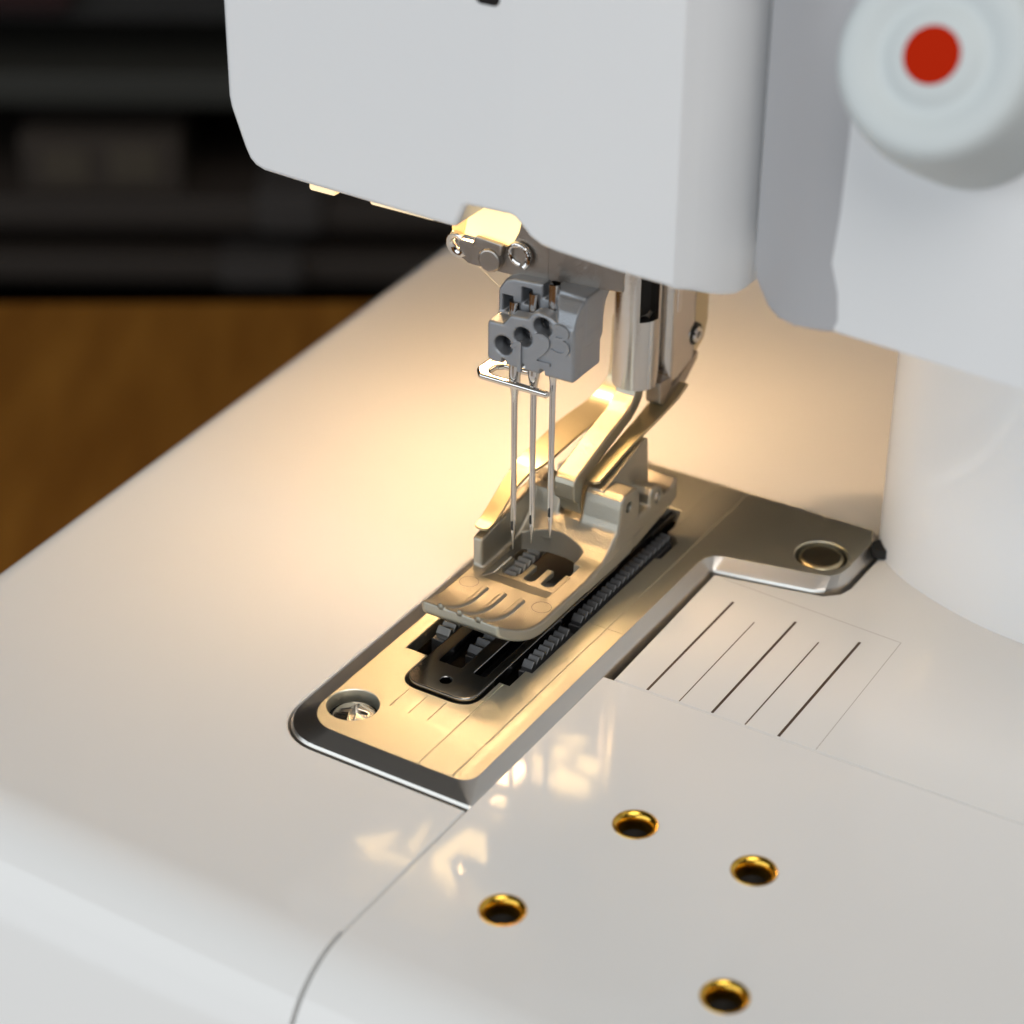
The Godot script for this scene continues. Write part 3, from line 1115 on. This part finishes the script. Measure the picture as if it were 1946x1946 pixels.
func feed_and_tongue() -> void:
	var right := tooth_mesh(1.7)
	var left := tooth_mesh(2.2)
	# right feed dog
	var rb := Mb.new()
	prism(rb, pl([0.95, -10.3, 3.1, -10.3, 3.1, -22.4, 0.95, -22.4]), [], -5, -0.75, 0.1, 1, PLAN)
	prism(rb, pl([0.95, -24.2, 3.1, -24.2, 3.1, -52.0, 0.95, -52.0]), [], -5, -0.75, 0.1, 1, PLAN)
	var feed := made(rb, "feed_dog", M.feed_steel, null, 30)
	for i in 8:
		part("tooth", right, M.feed_steel, feed).position = Vector3(2.05, -0.15, -11.2 - i * 1.38) * MM
	for i in 20:
		part("tooth", right, M.feed_steel, feed).position = Vector3(2.05, -0.15, -25.0 - i * 1.38) * MM
	# left feed dog
	var lb := Mb.new()
	prism(lb, pl([-13.9, -10.6, -11.35, -10.6, -11.35, -52, -13.9, -52]), [], -5, -0.85, 0.1, 1, PLAN)
	var lf := made(lb, "feed_dog", M.feed_steel, null, 30)
	for i in 28:
		part("tooth", left, M.feed_steel_lit, lf).position = Vector3(-12.55, -0.2, -11.9 - i * 1.38) * MM
	# middle feed bar, seen through the tongue
	var mbar := Mb.new()
	prism(mbar, pl([-7.9, -10.2, -5.3, -10.2, -5.3, -30, -7.9, -30]), [], -5, -1.35, 0.1, 1, PLAN)
	var mf := made(mbar, "feed_dog", M.feed_steel, null, 30)
	for i in 6:
		part("tooth", left, M.feed_steel, mf).position = Vector3(-6.6, -0.75, -10.9 - i * 2.1) * MM
	# stitch tongue: a dark polished plate with two long slots and a hole
	var tm := Mb.new()
	var o := fillet(pl([-10.85, -40, -10.85, 1.55, 0.35, 1.55, 0.35, -40]), [0, 2.9, 2.9, 0], 7)
	var slots_ := [fillet(pl([-8.85, -4.85, -5.15, -4.85, -5.15, -27, -8.85, -27]), 0.25, 2), fillet(pl([-3.0, -4.75, -1.15, -4.75, -1.15, -27, -3.0, -27]), 0.3, 2)]
	slots_.append(ring(Vector2(-5.35, 1.25), 0.82, 24))
	prism(tm, o, slots_, -1.0, 0.6, 0.22, 3, PLAN, true)
	var tg := made(tm, "stitch_tongue", M.tongue_steel, null, 30)
	# the two long prongs behind it, running under the foot
	var pm := Mb.new()
	prism(pm, pl([-0.75, -30, 0.25, -30, 0.25, -58.4, -0.75, -58.4]), [], -0.6, 0.62, 0.15, 2, PLAN, true)
	made(pm, "prong", M.tongue_steel, tg, 30)
	var pm2 := Mb.new()
	prism(pm2, pl([-10.85, -39, -9.7, -39, -9.7, -58, -10.85, -58]), [], -0.6, 0.6, 0.15, 2, PLAN, true)
	made(pm2, "prong", M.tongue_steel, tg, 30)
	var lm := Mb.new()
	tube(lm, [Vector3(-9.6, -1.4, -24), Vector3(-7.2, -0.9, -25.2), Vector3(-5.0, -1.0, -25.8), Vector3(-3.9, -1.6, -27.5), Vector3(-3.6, -2.4, -30)], 0.42, 10)
	made(lm, "looper", M.mirror_steel, null, 40)


# ------------------------------------------------------------------ presser foot
var block_r: Field
var block_l: Field
var scoop: Field


func foot_sdf(p: Vector3) -> float:
	var x := p.x + 5.85
	var ax := absf(x)
	var t := maxf(0.0, p.z + 15.0) / 9.4
	var bend := 3.55 * t * t if t < 1.25 else 3.55 * (1.5625 + 2.5 * (t - 1.25))
	var y := p.y - bend
	var u := clampf((p.z + 17.0) / 11.4, 0.0, 1.0)
	var w := 8.25 - 2.0 * u * u * u
	var slope := 1.0 / sqrt(1.0 + pow(2.0 * 3.55 * t / 9.4, 2.0))
	var top := 5.65 + 0.35 * clampf((-26.0 - p.z) / 4.0, 0.0, 1.0)
	var mid := (top + 3.55) * 0.5
	var d := box3((ax - w) * 0.97, (absf(y - mid) - (top - 3.55) * 0.5) * slope, maxf(p.z + 5.6, -40.0 - p.z), 0.42)
	# toe ridges
	for c in [-8.93, -5.85, -2.78]:
		var e := box3(absf(p.x - c) - 0.46, absf(y - 5.6) - 0.52, maxf(p.z + 5.35, -17.5 - p.z), 0.3) * slope
		d = minf(d, e)
	# the low, wide base of the block with its scooped front
	d = smin(d, box3(scoop.at(-p.z, p.y), ax - 8.2, -9.0, 0.35), 0.5)
	# shallow pocket with a ramp at its front
	var fl := 5.62 - 1.2 * clampf((-19.75 - p.z) / 3.3, 0.0, 1.0)
	d = maxf(d, -maxf(maxf(ax - 5.5, (fl - p.y) * 0.93), maxf(p.z + 19.7, -29.3 - p.z)))
	# three slots and the opening behind them
	if p.y < 8.5:
		var cut := 1e9
		for q in [[-9.2, 1.4, -25.2], [-5.95, 0.84, -24.8], [-2.95, 0.96, -25.0]]:
			var dx: float = p.x - q[0]
			var dz: float = p.z - q[2]
			var e := sqrt(dx * dx + maxf(dz, 0.0) * maxf(dz, 0.0)) - float(q[1])
			cut = minf(cut, maxf(e, -30.0 - p.z))
		var back := -33.6 + 0.055 * (p.x + 6.6) * (p.x + 6.6)
		cut = minf(cut, maxf(maxf(-11.9 - p.x, p.x + 1.45), maxf(p.z + 28.3, back - p.z)))
		d = maxf(d, -cut)
	# left rail
	var rt := 10.35 + 0.155 * clampf(-22.0 - p.z, 0.0, 13.0)
	d = smin(d, box3(absf(p.x + 13.25) - 0.85, maxf(p.y - rt, 3.6 - p.y), maxf(p.z + 21.9, -40.0 - p.z), 0.4), 0.5)
	# right and left upper blocks
	d = smin(d, box3(block_r.at(-p.z, p.y), absf(p.x + 0.85) - 3.25, -9.0, 0.45), 0.4)
	d = smin(d, box3(block_l.at(-p.z, p.y), absf(p.x + 10.9) - 3.2, -9.0, 0.45), 0.4)
	# pin holes in the right flank
	if p.x > 0.5:
		d = maxf(d, -maxf(sqrt(pow(p.y - 12.0, 2) + pow(p.z + 38.8, 2)) - 0.78, 1.2 - p.x))
		d = maxf(d, -maxf(sqrt(pow(p.y - 9.3, 2) + pow(p.z + 47.8, 2)) - 0.85, 1.9 - p.x))
	return d


func presser_foot() -> void:
	scoop = Field.new(pl_side([-27.0, 3.6, -27.0, 4.9, -29.5, 5.5, -31.6, 6.3, -33.3, 7.3, -34.8, 8.6, -35.8, 9.2, -50.2, 8.6, -52.3, 8.7, -54.2, 9.7, -54.4, 6.1, -51.1, 5.15, -42.0, 3.8, -36.0, 3.55]), 2.0, 0.25)
	block_r = Field.new(pl_side([-33.5, 6.0, -34.6, 7.6, -35.5, 9.0, -36.0, 10.2, -36.4, 12.6, -36.75, 13.8, -37.6, 14.4, -40.4, 14.4, -41.5, 13.9, -42.1, 12.6, -42.25, 8.5, -45.3, 8.45, -45.45, 10.4, -46.1, 11.35, -47.2, 11.6, -48.8, 10.7, -49.9, 8.9, -50.3, 6.0]), 2.0, 0.25)
	block_l = Field.new(pl_side([-33.5, 6.0, -34.6, 7.6, -35.5, 9.0, -36.2, 10.6, -36.9, 12.0, -37.9, 12.6, -41.5, 12.7, -42.25, 8.5, -45.3, 8.45, -46.1, 11.0, -49.0, 10.6, -50.3, 6.0]), 2.0, 0.25)
	var foot := part("presser_foot", nets(Vector3(-14.9, 2.6, -55.4), Vector3(3.2, 15.4, -4.4), 0.22, foot_sdf), M.die_cast_nickel)
	# round mould marks on the toe
	for q in [[0.35, -17.4], [-11.95, -17.6]]:
		var mm := Mb.new()
		prism(mm, ring(Vector2(q[0], -q[1]), 1.45, 32), [ring(Vector2(q[0], -q[1]), 1.36, 32)], 5.60, 5.672, 0, 1, PLAN)
		made(mm, "mould_mark", M.feed_steel, foot)
	var pin := Mb.new()
	lathe(pin, [0.7, -1.5, 0.7, 0.0, 0.45, 0.2, 0, 0.22], 20, axis(Vector3(2.1, 9.3, -47.8), Vector3.RIGHT))
	made(pin, "pin", M.mirror_steel, foot, 40)
	# upright plate at the back of the foot
	var fin := Mb.new()
	prism(fin, fillet(pl_side([-36.6, 8, -37.2, 14.4, -44, 16.2, -50.3, 17.75, -51.2, 8]), [0, 0.5, 0, 1.0, 0], 3), [], -3.0, -1.0, 0.2, 2, SIDE, true)
	made(fin, "rear_plate", M.die_cast_nickel, foot, 30)
	# the thick shank between foot and presser bar
	var top := [Vector2(-33.9, 13.4), Vector2(-33.75, 15.9), Vector2(-34.0, 16.6), Vector2(-34.7, 17.15), Vector2(-43.7, 19.9), Vector2(-48.6, 21.1), Vector2(-50.4, 21.8), Vector2(-51.4, 22.8), Vector2(-51.9, 24.2), Vector2(-52, 27.5)]
	var low := [Vector2(-54.6, 27.5), Vector2(-54.5, 24.0), Vector2(-53.9, 21.6), Vector2(-52.6, 20.2), Vector2(-50.6, 19.2), Vector2(-44.4, 17.5), Vector2(-37.2, 15.3), Vector2(-36.4, 14.6), Vector2(-36.2, 13.2), Vector2(-36.2, 9.4), Vector2(-35.2, 12.4), Vector2(-34.4, 12.9)]
	var poly := PackedVector2Array()
	for q in top + low:
		poly.append(Vector2(-q.x, q.y))
	var sm := Mb.new()
	prism(sm, fillet(poly, 0.5, 2), [], -7.6, -4.1, 0.3, 3, SIDE, true)
	made(sm, "shank", M.brushed_nickel, foot, 35)
	# spring strips
	strip("spring_strip", foot, [[-22.6, 11.75], [-23.6, 11.95], [-25.1, 12.35], [-30.2, 15.1], [-33.2, 16.4], [-36.2, 17.15], [-46.3, 18.0], [-53.0, 18.6], [-55.6, 19.4], [-57.0, 21.0], [-57.4, 23.0], [-57.4, 32.0]], [[-14.5, -12.0], [-14.5, -11.95], [-14.5, -11.9], [-14.5, -11.85], [-14.5, -11.3], [-14.5, -10.1], [-14.5, -9.6], [-13.6, -9.0], [-13.0, -8.7], [-12.4, -8.5], [-11.9, -8.5], [-11.6, -8.3]], 0.42)
	strip("spring_strip", foot, [[-36.9, 15.6], [-40.5, 16.35], [-44.5, 17.2], [-48.5, 18.0], [-52.5, 18.75], [-56.5, 19.6], [-59.5, 20.4], [-62.0, 21.3]], [[-4.25, -1.95], [-4.3, -1.85], [-4.3, -1.75], [-4.3, -1.5], [-4.3, -1.2], [-4.3, -0.9], [-4.3, -0.7], [-4.3, -0.7]], 0.42)


# a bent strip of sheet: profile points (z, y), left and right x at each
func strip(called: String, parent: Node3D, prof: Array, xs: Array, thick: float) -> void:
	var pts := []
	var wid := []
	for i in prof.size() - 1:
		for k in 4:
			var f := k / 4.0
			var p0 := Vector2(prof[maxi(i - 1, 0)][0], prof[maxi(i - 1, 0)][1])
			var p1 := Vector2(prof[i][0], prof[i][1])
			var p2 := Vector2(prof[i + 1][0], prof[i + 1][1])
			var p3 := Vector2(prof[mini(i + 2, prof.size() - 1)][0], prof[mini(i + 2, prof.size() - 1)][1])
			pts.append(p1.cubic_interpolate(p2, p0, p3, f))
			wid.append([lerpf(xs[i][0], xs[i + 1][0], f), lerpf(xs[i][1], xs[i + 1][1], f)])
	pts.append(Vector2(prof[-1][0], prof[-1][1]))
	wid.append(xs[-1])
	# rounded tip
	var mb := Mb.new()
	var prev := []
	var e := 0.1
	for i in pts.size():
		var d: Vector2 = (pts[mini(i + 1, pts.size() - 1)] - pts[maxi(i - 1, 0)]).normalized()
		var nrm: Vector2 = Vector2(d.y, -d.x)
		if nrm.y < 0:
			nrm = -nrm
		if nrm.y < 0.02 and d.y > 0:
			nrm = Vector2(1, 0)
		var run: float = (pts[i] - pts[0]).length()
		var tuck := 0.0
		var r := 0.75
		if run < r:
			tuck = r - sqrt(maxf(r * r - (r - run) * (r - run), 0.0))
		var a: float = wid[i][0] + tuck
		var b: float = wid[i][1] - tuck
		var top: Vector2 = pts[i]
		var bot: Vector2 = pts[i] - nrm * thick
		var ring_ := []
		for q in [[a, bot], [b, bot], [b, top - nrm * e], [b - e, top], [a + e, top], [a, top - nrm * e]]:
			ring_.append(Vector3(q[0], q[1].y, q[1].x))
		if prev.size():
			for k in 6:
				var j := (k + 1) % 6
				mb.quad(prev[k], prev[j], ring_[j], ring_[k])
		else:
			mb.quad(ring_[0], ring_[1], ring_[2], ring_[5])
			mb.quad(ring_[5], ring_[2], ring_[3], ring_[4])
		prev = ring_
	mb.quad(prev[0], prev[5], prev[2], prev[1])
	made(mb, called, M.spring_steel, parent, 30)


# ------------------------------------------------------------------ presser bar and its clamp
func presser_bar() -> void:
	var c := Vector2(-5.85, 54.5)
	var r := 3.5
	var mb := Mb.new()
	prism(mb, ring(c, r, 48), [], 23.7, 35.0, 0.0, 1, PLAN)
	lathe(mb, [0, 23.55, r - 0.3, 23.55, r, 23.7], 48, Transform3D(PLAN.basis, Vector3(c.x, 0, -c.y)))
	# above, a deep flat is cut into the right front of the bar
	var up := PackedVector2Array()
	for i in 64:
		var a := TAU * i / 64
		var p := Vector2(cos(a), sin(a)) * r
		# plan y points to the back: the flat faces right and a little to the front
		var n := Vector2(cos(deg_to_rad(-28)), sin(deg_to_rad(-28)))
		var side := Vector2(-n.y, n.x)
		if absf(p.dot(side)) < 1.55 and p.dot(n) > 0:
			p = side * p.dot(side) + n * 1.2
		up.append(c + p)
	prism(mb, up, [], 35.0, 62.0, 0, 1, PLAN)
	var bar := made(mb, "presser_bar", M.polished_steel, null, 28)
	var shade_sheet := Mb.new()
	prism(shade_sheet, rrect(-1.45, 35.1, 1.45, 62, 1.2), [], 1.25, 1.32, 0, 1, Transform3D(axis(Vector3(-5.85, 0, -54.5), Vector3(cos(deg_to_rad(28)), 0, sin(deg_to_rad(28)))).basis, Vector3(-5.85, 0, -54.5)))
	made(shade_sheet, "bar_flat_shade", M.dark_gap, bar)  # dark sheet laid on the flat, standing in for its dark reflection
	# holder block behind and to the right of the bar
	var hm := Mb.new()
	prism(hm, fillet(pl([-6.4, -58.6, -2.3, -58.6, -1.9, -67.2, -6.4, -67.2]), [0.2, 1.5, 1.8, 0.2], 6), [], 21.7, 62.0, 0.25, 2, PLAN, true)
	var hold := made(hm, "bar_holder", M.polished_steel, null, 30)
	var wing := Mb.new()
	prism(wing, fillet(pl_side([-64, 62, -64, 26, -67.5, 23.3, -70.4, 25.2, -71.4, 28, -71.4, 62]), [0, 1, 1, 1, 1, 0], 3), [], -3.4, -2.5, 0.2, 2, SIDE, true)
	made(wing, "holder_wing", M.spring_steel, hold, 30)
	var sm := Mb.new()
	lathe(sm, [1.25, -1.0, 1.25, 0.5, 1.0, 0.7, 0.6, 0.65, 0.5, 0.2, 0, 0.2], 28, axis(Vector3(-1.95, 27.7, -66.2), Vector3(1, 0, 0.15)))
	made(sm, "screw", M.mirror_steel, hold, 30)
	var cr := Mb.new()
	lathe(cr, [1.75, -0.4, 1.75, 0.16, 1.3, 0.16], 28, axis(Vector3(-2.0, 27.7, -66.2), Vector3(1, 0, 0.1)))
	made(cr, "screw_seat", M.dark_gap, hold, 30)
	var gm := Mb.new()
	prism(gm, rrect(60.2, 33.4, 61.6, 62, 0.65), [], -2.6, -2.12, 0.06, 1, SIDE)
	made(gm, "guide_slot", M.mirror_steel, hold, 30)
	# cranked piece under the holder
	var km := Mb.new()
	prism(km, fillet(pl_side([-55.2, 24.0, -55.4, 20.4, -58.0, 18.4, -61.5, 19.0, -67.5, 23.0, -67.5, 24.6, -59.2, 21.3, -58.8, 23.6]), 0.6, 3), [], -4.4, -1.9, 0.25, 2, SIDE, true)
	made(km, "ankle", M.nickel_sheet, hold, 30)


# ------------------------------------------------------------------ needle clamp
var lip: Field
var upper: Field
var wedge: Field


func clamp_sdf(p: Vector3) -> float:
	var d := box3(lip.at(p.x, p.y), maxf(p.z + 21.65, -23.9 - p.z), -9.0, 0.3)
	d = smin(d, box3(maxf(p.x - 2.15, -11.55 - p.x), maxf(p.y - 46.0, 39.9 - p.y), maxf(p.z + 21.75, -29.2 - p.z), 0.4), 0.2)
	d = smin(d, box3(upper.at(p.x, p.y), maxf(p.z + 24.7, -29.5 - p.z), -9.0, 0.35), 0.5)
	var w := clampf((p.z + 26.0) / 4.4, 0.0, 1.0)
	d = smin(d, box3(wedge.at(-p.z, p.y), maxf(p.x - 2.15, (-3.1 + 2.7 * w) - p.x), -9.0, 0.3), 0.4)
	for q in [[-8.93, 42.77], [-5.85, 44.85], [-2.78, 47.1]]:
		var r := sqrt(pow(p.x - q[0], 2) + pow(p.y - q[1], 2))
		d = maxf(d, -maxf(r - 1.4, -27.5 - p.z))
		d = maxf(d, -maxf(r - 1.5 - (p.z + 21.65) * 0.9, -22.0 - p.z))
	for q in [[-10.1, 47.5, 0.75], [-7.05, 49.35, 0.75], [-3.75, 50.9, 0.8]]:
		d = maxf(d, -maxf(maxf(absf(p.x - q[0]) - q[2], absf(p.y - q[1]) - 1.15), -27.5 - p.z))
	# little notches where the needles enter
	for c in [-8.93, -5.85, -2.78]:
		d = maxf(d, -maxf(maxf(absf(p.x - c) - 0.28, p.y - 40.7), -23.0 - p.z))
	return d


func needle_clamp() -> void:
	lip = Field.new(fillet(xy([-11.55, 40.4, -10.8, 39.8, 2.15, 40.0, 2.15, 48.0, -0.4, 48.1, -1.9, 48.95, -3.6, 49.2, -4.5, 48.8, -5.1, 47.85, -7.9, 47.6, -9.1, 46.0, -11.1, 45.9, -11.55, 45.5]), 0.3, 2), 1.5, 0.2)
	upper = Field.new(xy([-11.7, 44.5, 2.15, 44.5, 2.15, 51.5, -4.2, 51.9, -9.4, 51.5, -10.6, 51.0, -11.7, 49.4]), 1.5, 0.2)
	wedge = Field.new(pl_side([-21.7, 46, -21.7, 48.0, -22.7, 49.9, -24.2, 51.0, -26.0, 51.35, -34.8, 51.5, -34.8, 50.6, -31.6, 50.2, -30.4, 49.0, -29.6, 46.6, -29.3, 44, -24, 44]), 1.5, 0.2)
	var c := part("needle_clamp", nets(Vector3(-12.4, 39.0, -35.6), Vector3(3.0, 52.8, -20.8), 0.26, clamp_sdf), M.grey_die_cast)
	for q in [[-8.93, 42.77], [-5.85, 44.85], [-2.78, 47.1]]:
		var s := Mb.new()
		prism(s, ring(Vector2(q[0], q[1]), 1.27, 24), [ring(Vector2(q[0], q[1]), 0.62, 6)], -27.4, -23.9, 0.12, 2, FRONT)
		prism(s, ring(Vector2(q[0], q[1]), 0.7, 6), [], -27.4, -26.0, 0, 1, FRONT)
		made(s, "clamp_screw", M.dark_steel, c, 35)
	# embossed digits beside the holes
	var font := SystemFont.new()
	font.font_names = PackedStringArray(["Droid Sans"])
	var spots := [["1", -6.5, 41.2], ["2", -2.75, 43.25], ["3", 0.2, 45.3]]
	for s in spots:
		var t := TextMesh.new()
		t.text = s[0]
		t.font = font
		t.font_size = 64
		t.pixel_size = 0.000034
		t.depth = 0.0005
		t.curve_step = 1.0
		var o := part("digit", t, M.grey_die_cast, c)
		o.position = Vector3(s[1], s[2] + 0.6, -21.58) * MM
	# needle bar running up into the head
	var nb := Mb.new()
	lathe(nb, [0, 51.3, 3.0, 51.3, 3.0, 63.0], 36, Transform3D(PLAN.basis, Vector3(-2.6, 0, -30.2)))
	made(nb, "needle_bar", M.nickel_sheet, null, 30)


# ------------------------------------------------------------------ needles
func needle_mesh() -> ArrayMesh:
	# local: y = 0 at the point, axis up; long groove to the front, the eye comes later as a dark sheet
	var prof := [0.02, 0.0, 0.06, 0.25, 0.17, 1.1, 0.26, 2.0, 0.34, 3.0, 0.40, 4.2, 0.43, 5.5, 0.44, 8.0, 0.44, 24.4, 0.47, 25.2, 0.62, 26.2, 0.80, 27.2, 0.83, 27.7, 0.83, 40.0]
	var ys := []
	var mb := Mb.new()
	var segs := 24
	var rows := []
	for k in range(0, prof.size() - 2, 2):
		var n := 1
		if prof[k + 1] >= 2.9 and prof[k + 1] < 8.0:
			n = 5
		for j in n:
			var f := float(j) / n
			rows.append([lerpf(prof[k], prof[k + 2], f), lerpf(prof[k + 1], prof[k + 3], f)])
	rows.append([prof[-2], prof[-1]])
	for i in rows.size() - 1:
		for s in segs:
			var q := []
			for c in [[i, s], [i, s + 1], [i + 1, s + 1], [i + 1, s]]:
				var r: float = rows[c[0]][0]
				var y: float = rows[c[0]][1]
				var a: float = TAU * c[1] / segs - PI / 2
				var p := Vector2(cos(a), sin(a)) * r
				# front groove
				var g := clampf((y - 3.0) / 0.6, 0, 1) * clampf((25.0 - y) / 0.8, 0, 1)
				var fr := exp(-pow(p.x / 0.13, 2)) if p.y < 0 else 0.0
				p.y += fr * 0.2 * g
				# scarf behind the eye
				var b := exp(-pow((y - 5.6) / 1.1, 2))
				if p.y > 0:
					p.y *= 1.0 - 0.45 * b
				q.append(Vector3(p.x, y, -p.y))
			mb.quad(q[0], q[1], q[2], q[3])
	return mb.build(38)


func needles() -> void:
	var m := needle_mesh()
	# the eye is a dark sheet on the blade, standing for a shaded hole
	var t := CSGMesh3D.new()
	var eye := Mb.new()
	prism(eye, rrect(-0.19, 3.45, 0.19, 5.1, 0.17, 3), [], -1.0, 1.0, 0, 1, FRONT)
	for q in [[-8.93, 8.3], [-5.85, 10.3], [-2.78, 12.45]]:
		var n := part("needle", m, M.needle_steel)
		n.position += Vector3(q[0], q[1], -24.7) * MM
		var e := Mb.new()
		prism(e, rrect(-0.2, 3.5, 0.2, 5.0, 0.18, 3), [], 0.10, 0.335, 0.03, 1, FRONT)
		made(e, "needle_eye", M.dark_gap, n)
	t.free()


# ------------------------------------------------------------------ thread guides
func thread_guides() -> void:
	# stamped loop under the clamp, in front of the needles
	var lm := Mb.new()
	var o := fillet(pl([-15.3, -29.5, -15.15, -24.6, -13.9, -23.1, -2.75, -23.05, -2.75, -24.0, -12.3, -24.15, -13.15, -25.0, -13.0, -26.7, -12.2, -27.3, -7.5, -27.4, -7.5, -29.5]), [0.8, 1.6, 1.0, 0.45, 0.45, 0.8, 0.6, 0.6, 0.3, 0.2, 0.2], 5)
	prism(lm, o, [], 35.5, 36.5, 0.4, 4, PLAN, true)
	var g := made(lm, "thread_guide", M.mirror_steel, null, 35, "flat looped guide under the needle clamp")
	var post := Mb.new()
	prism(post, rrect(-10.5, 36.3, -7.6, 40.5, 0.2), [], -29.3, -28.6, 0.1, 1, FRONT, true)
	made(post, "guide_post", M.mirror_steel, g, 35)
	# sheet bracket behind the clamp, with its screw and curled ear
	var bm := Mb.new()
	var bp := fillet(xy([-19.2, 51.8, -17.7, 50.95, -4.85, 50.95, -4.85, 63, -8.3, 63, -9.6, 57.6, -10.6, 55.6, -11.6, 55.0, -12.6, 55.2, -16.2, 55.2, -16.8, 54.3, -19.2, 54.3]), [0.5, 0.8, 0, 0, 0, 0.6, 0.4, 0.3, 0.3, 0.3, 0.3, 0.5], 3)
	prism(bm, bp, [], -27.2, -26.5, 0.15, 2, FRONT, true)
	var b := made(bm, "thread_guide", M.nickel_sheet, null, 35, "flat bracket with a screw above the needle clamp")
	var wm := Mb.new()
	prism(wm, xy([-0.1, 51.4, 10.5, 51.4, 10.5, 63, -0.1, 63]), [], -0.7, 0.0, 0.1, 1, Transform3D(Basis(Vector3.UP, deg_to_rad(14)), Vector3(-4.85, 0, -26.5)), true)
	made(wm, "bracket_wing", M.nickel_sheet, b, 35)
	var sm := Mb.new()
	lathe(sm, [1.75, 0.0, 1.75, 1.0, 1.62, 1.25, 1.4, 1.35, 0, 1.35], 12, axis(Vector3(-13.7, 52.85, -26.5), Vector3(0.1, 0, 1)))
	made(sm, "screw", M.nickel_sheet, b, 20)
	var nm := Mb.new()
	prism(nm, fillet(xy([-16.7, 54.1, -11.9, 53.7, -11.5, 55.5, -16.0, 55.8]), 0.4, 2), [], -26.4, -25.6, 0.2, 2, FRONT, true)
	made(nm, "clip_tab", M.nickel_sheet, b, 30)
	var em := Mb.new()
	var pts := []
	for k in 11:
		var a := lerpf(-2.4, 2.3, k / 10.0)
		pts.append(Vector3(-19.4 - 1.2 * cos(a), 53.5 + 1.6 * sin(a), -26.6 + 0.4 * sin(a)))
	tube(em, pts, 0.55, 10, 1.3)
	made(em, "curled_ear", M.mirror_steel, b, 35)
	var rm := Mb.new()
	pts = []
	for k in 17:
		var a := lerpf(-0.9, 4.6, k / 16.0)
		pts.append(Vector3(-9.2 + 1.7 * cos(a), 54.4 + 1.6 * sin(a), -25.6 - 0.07 * k))
	tube(rm, pts, 0.45, 10)
	made(rm, "wire_loop", M.mirror_steel, b, 35)
	# fine nylon threads hanging from it
	var tm := Mb.new()
	tube(tm, [Vector3(-17.3, 51.3, -27.0), Vector3(-14.6, 47.2, -29.5), Vector3(-11.6, 42.0, -30.5), Vector3(-6.4, 32.5, -33)], 0.035, 6)
	made(tm, "thread", M.thread_nylon, b)
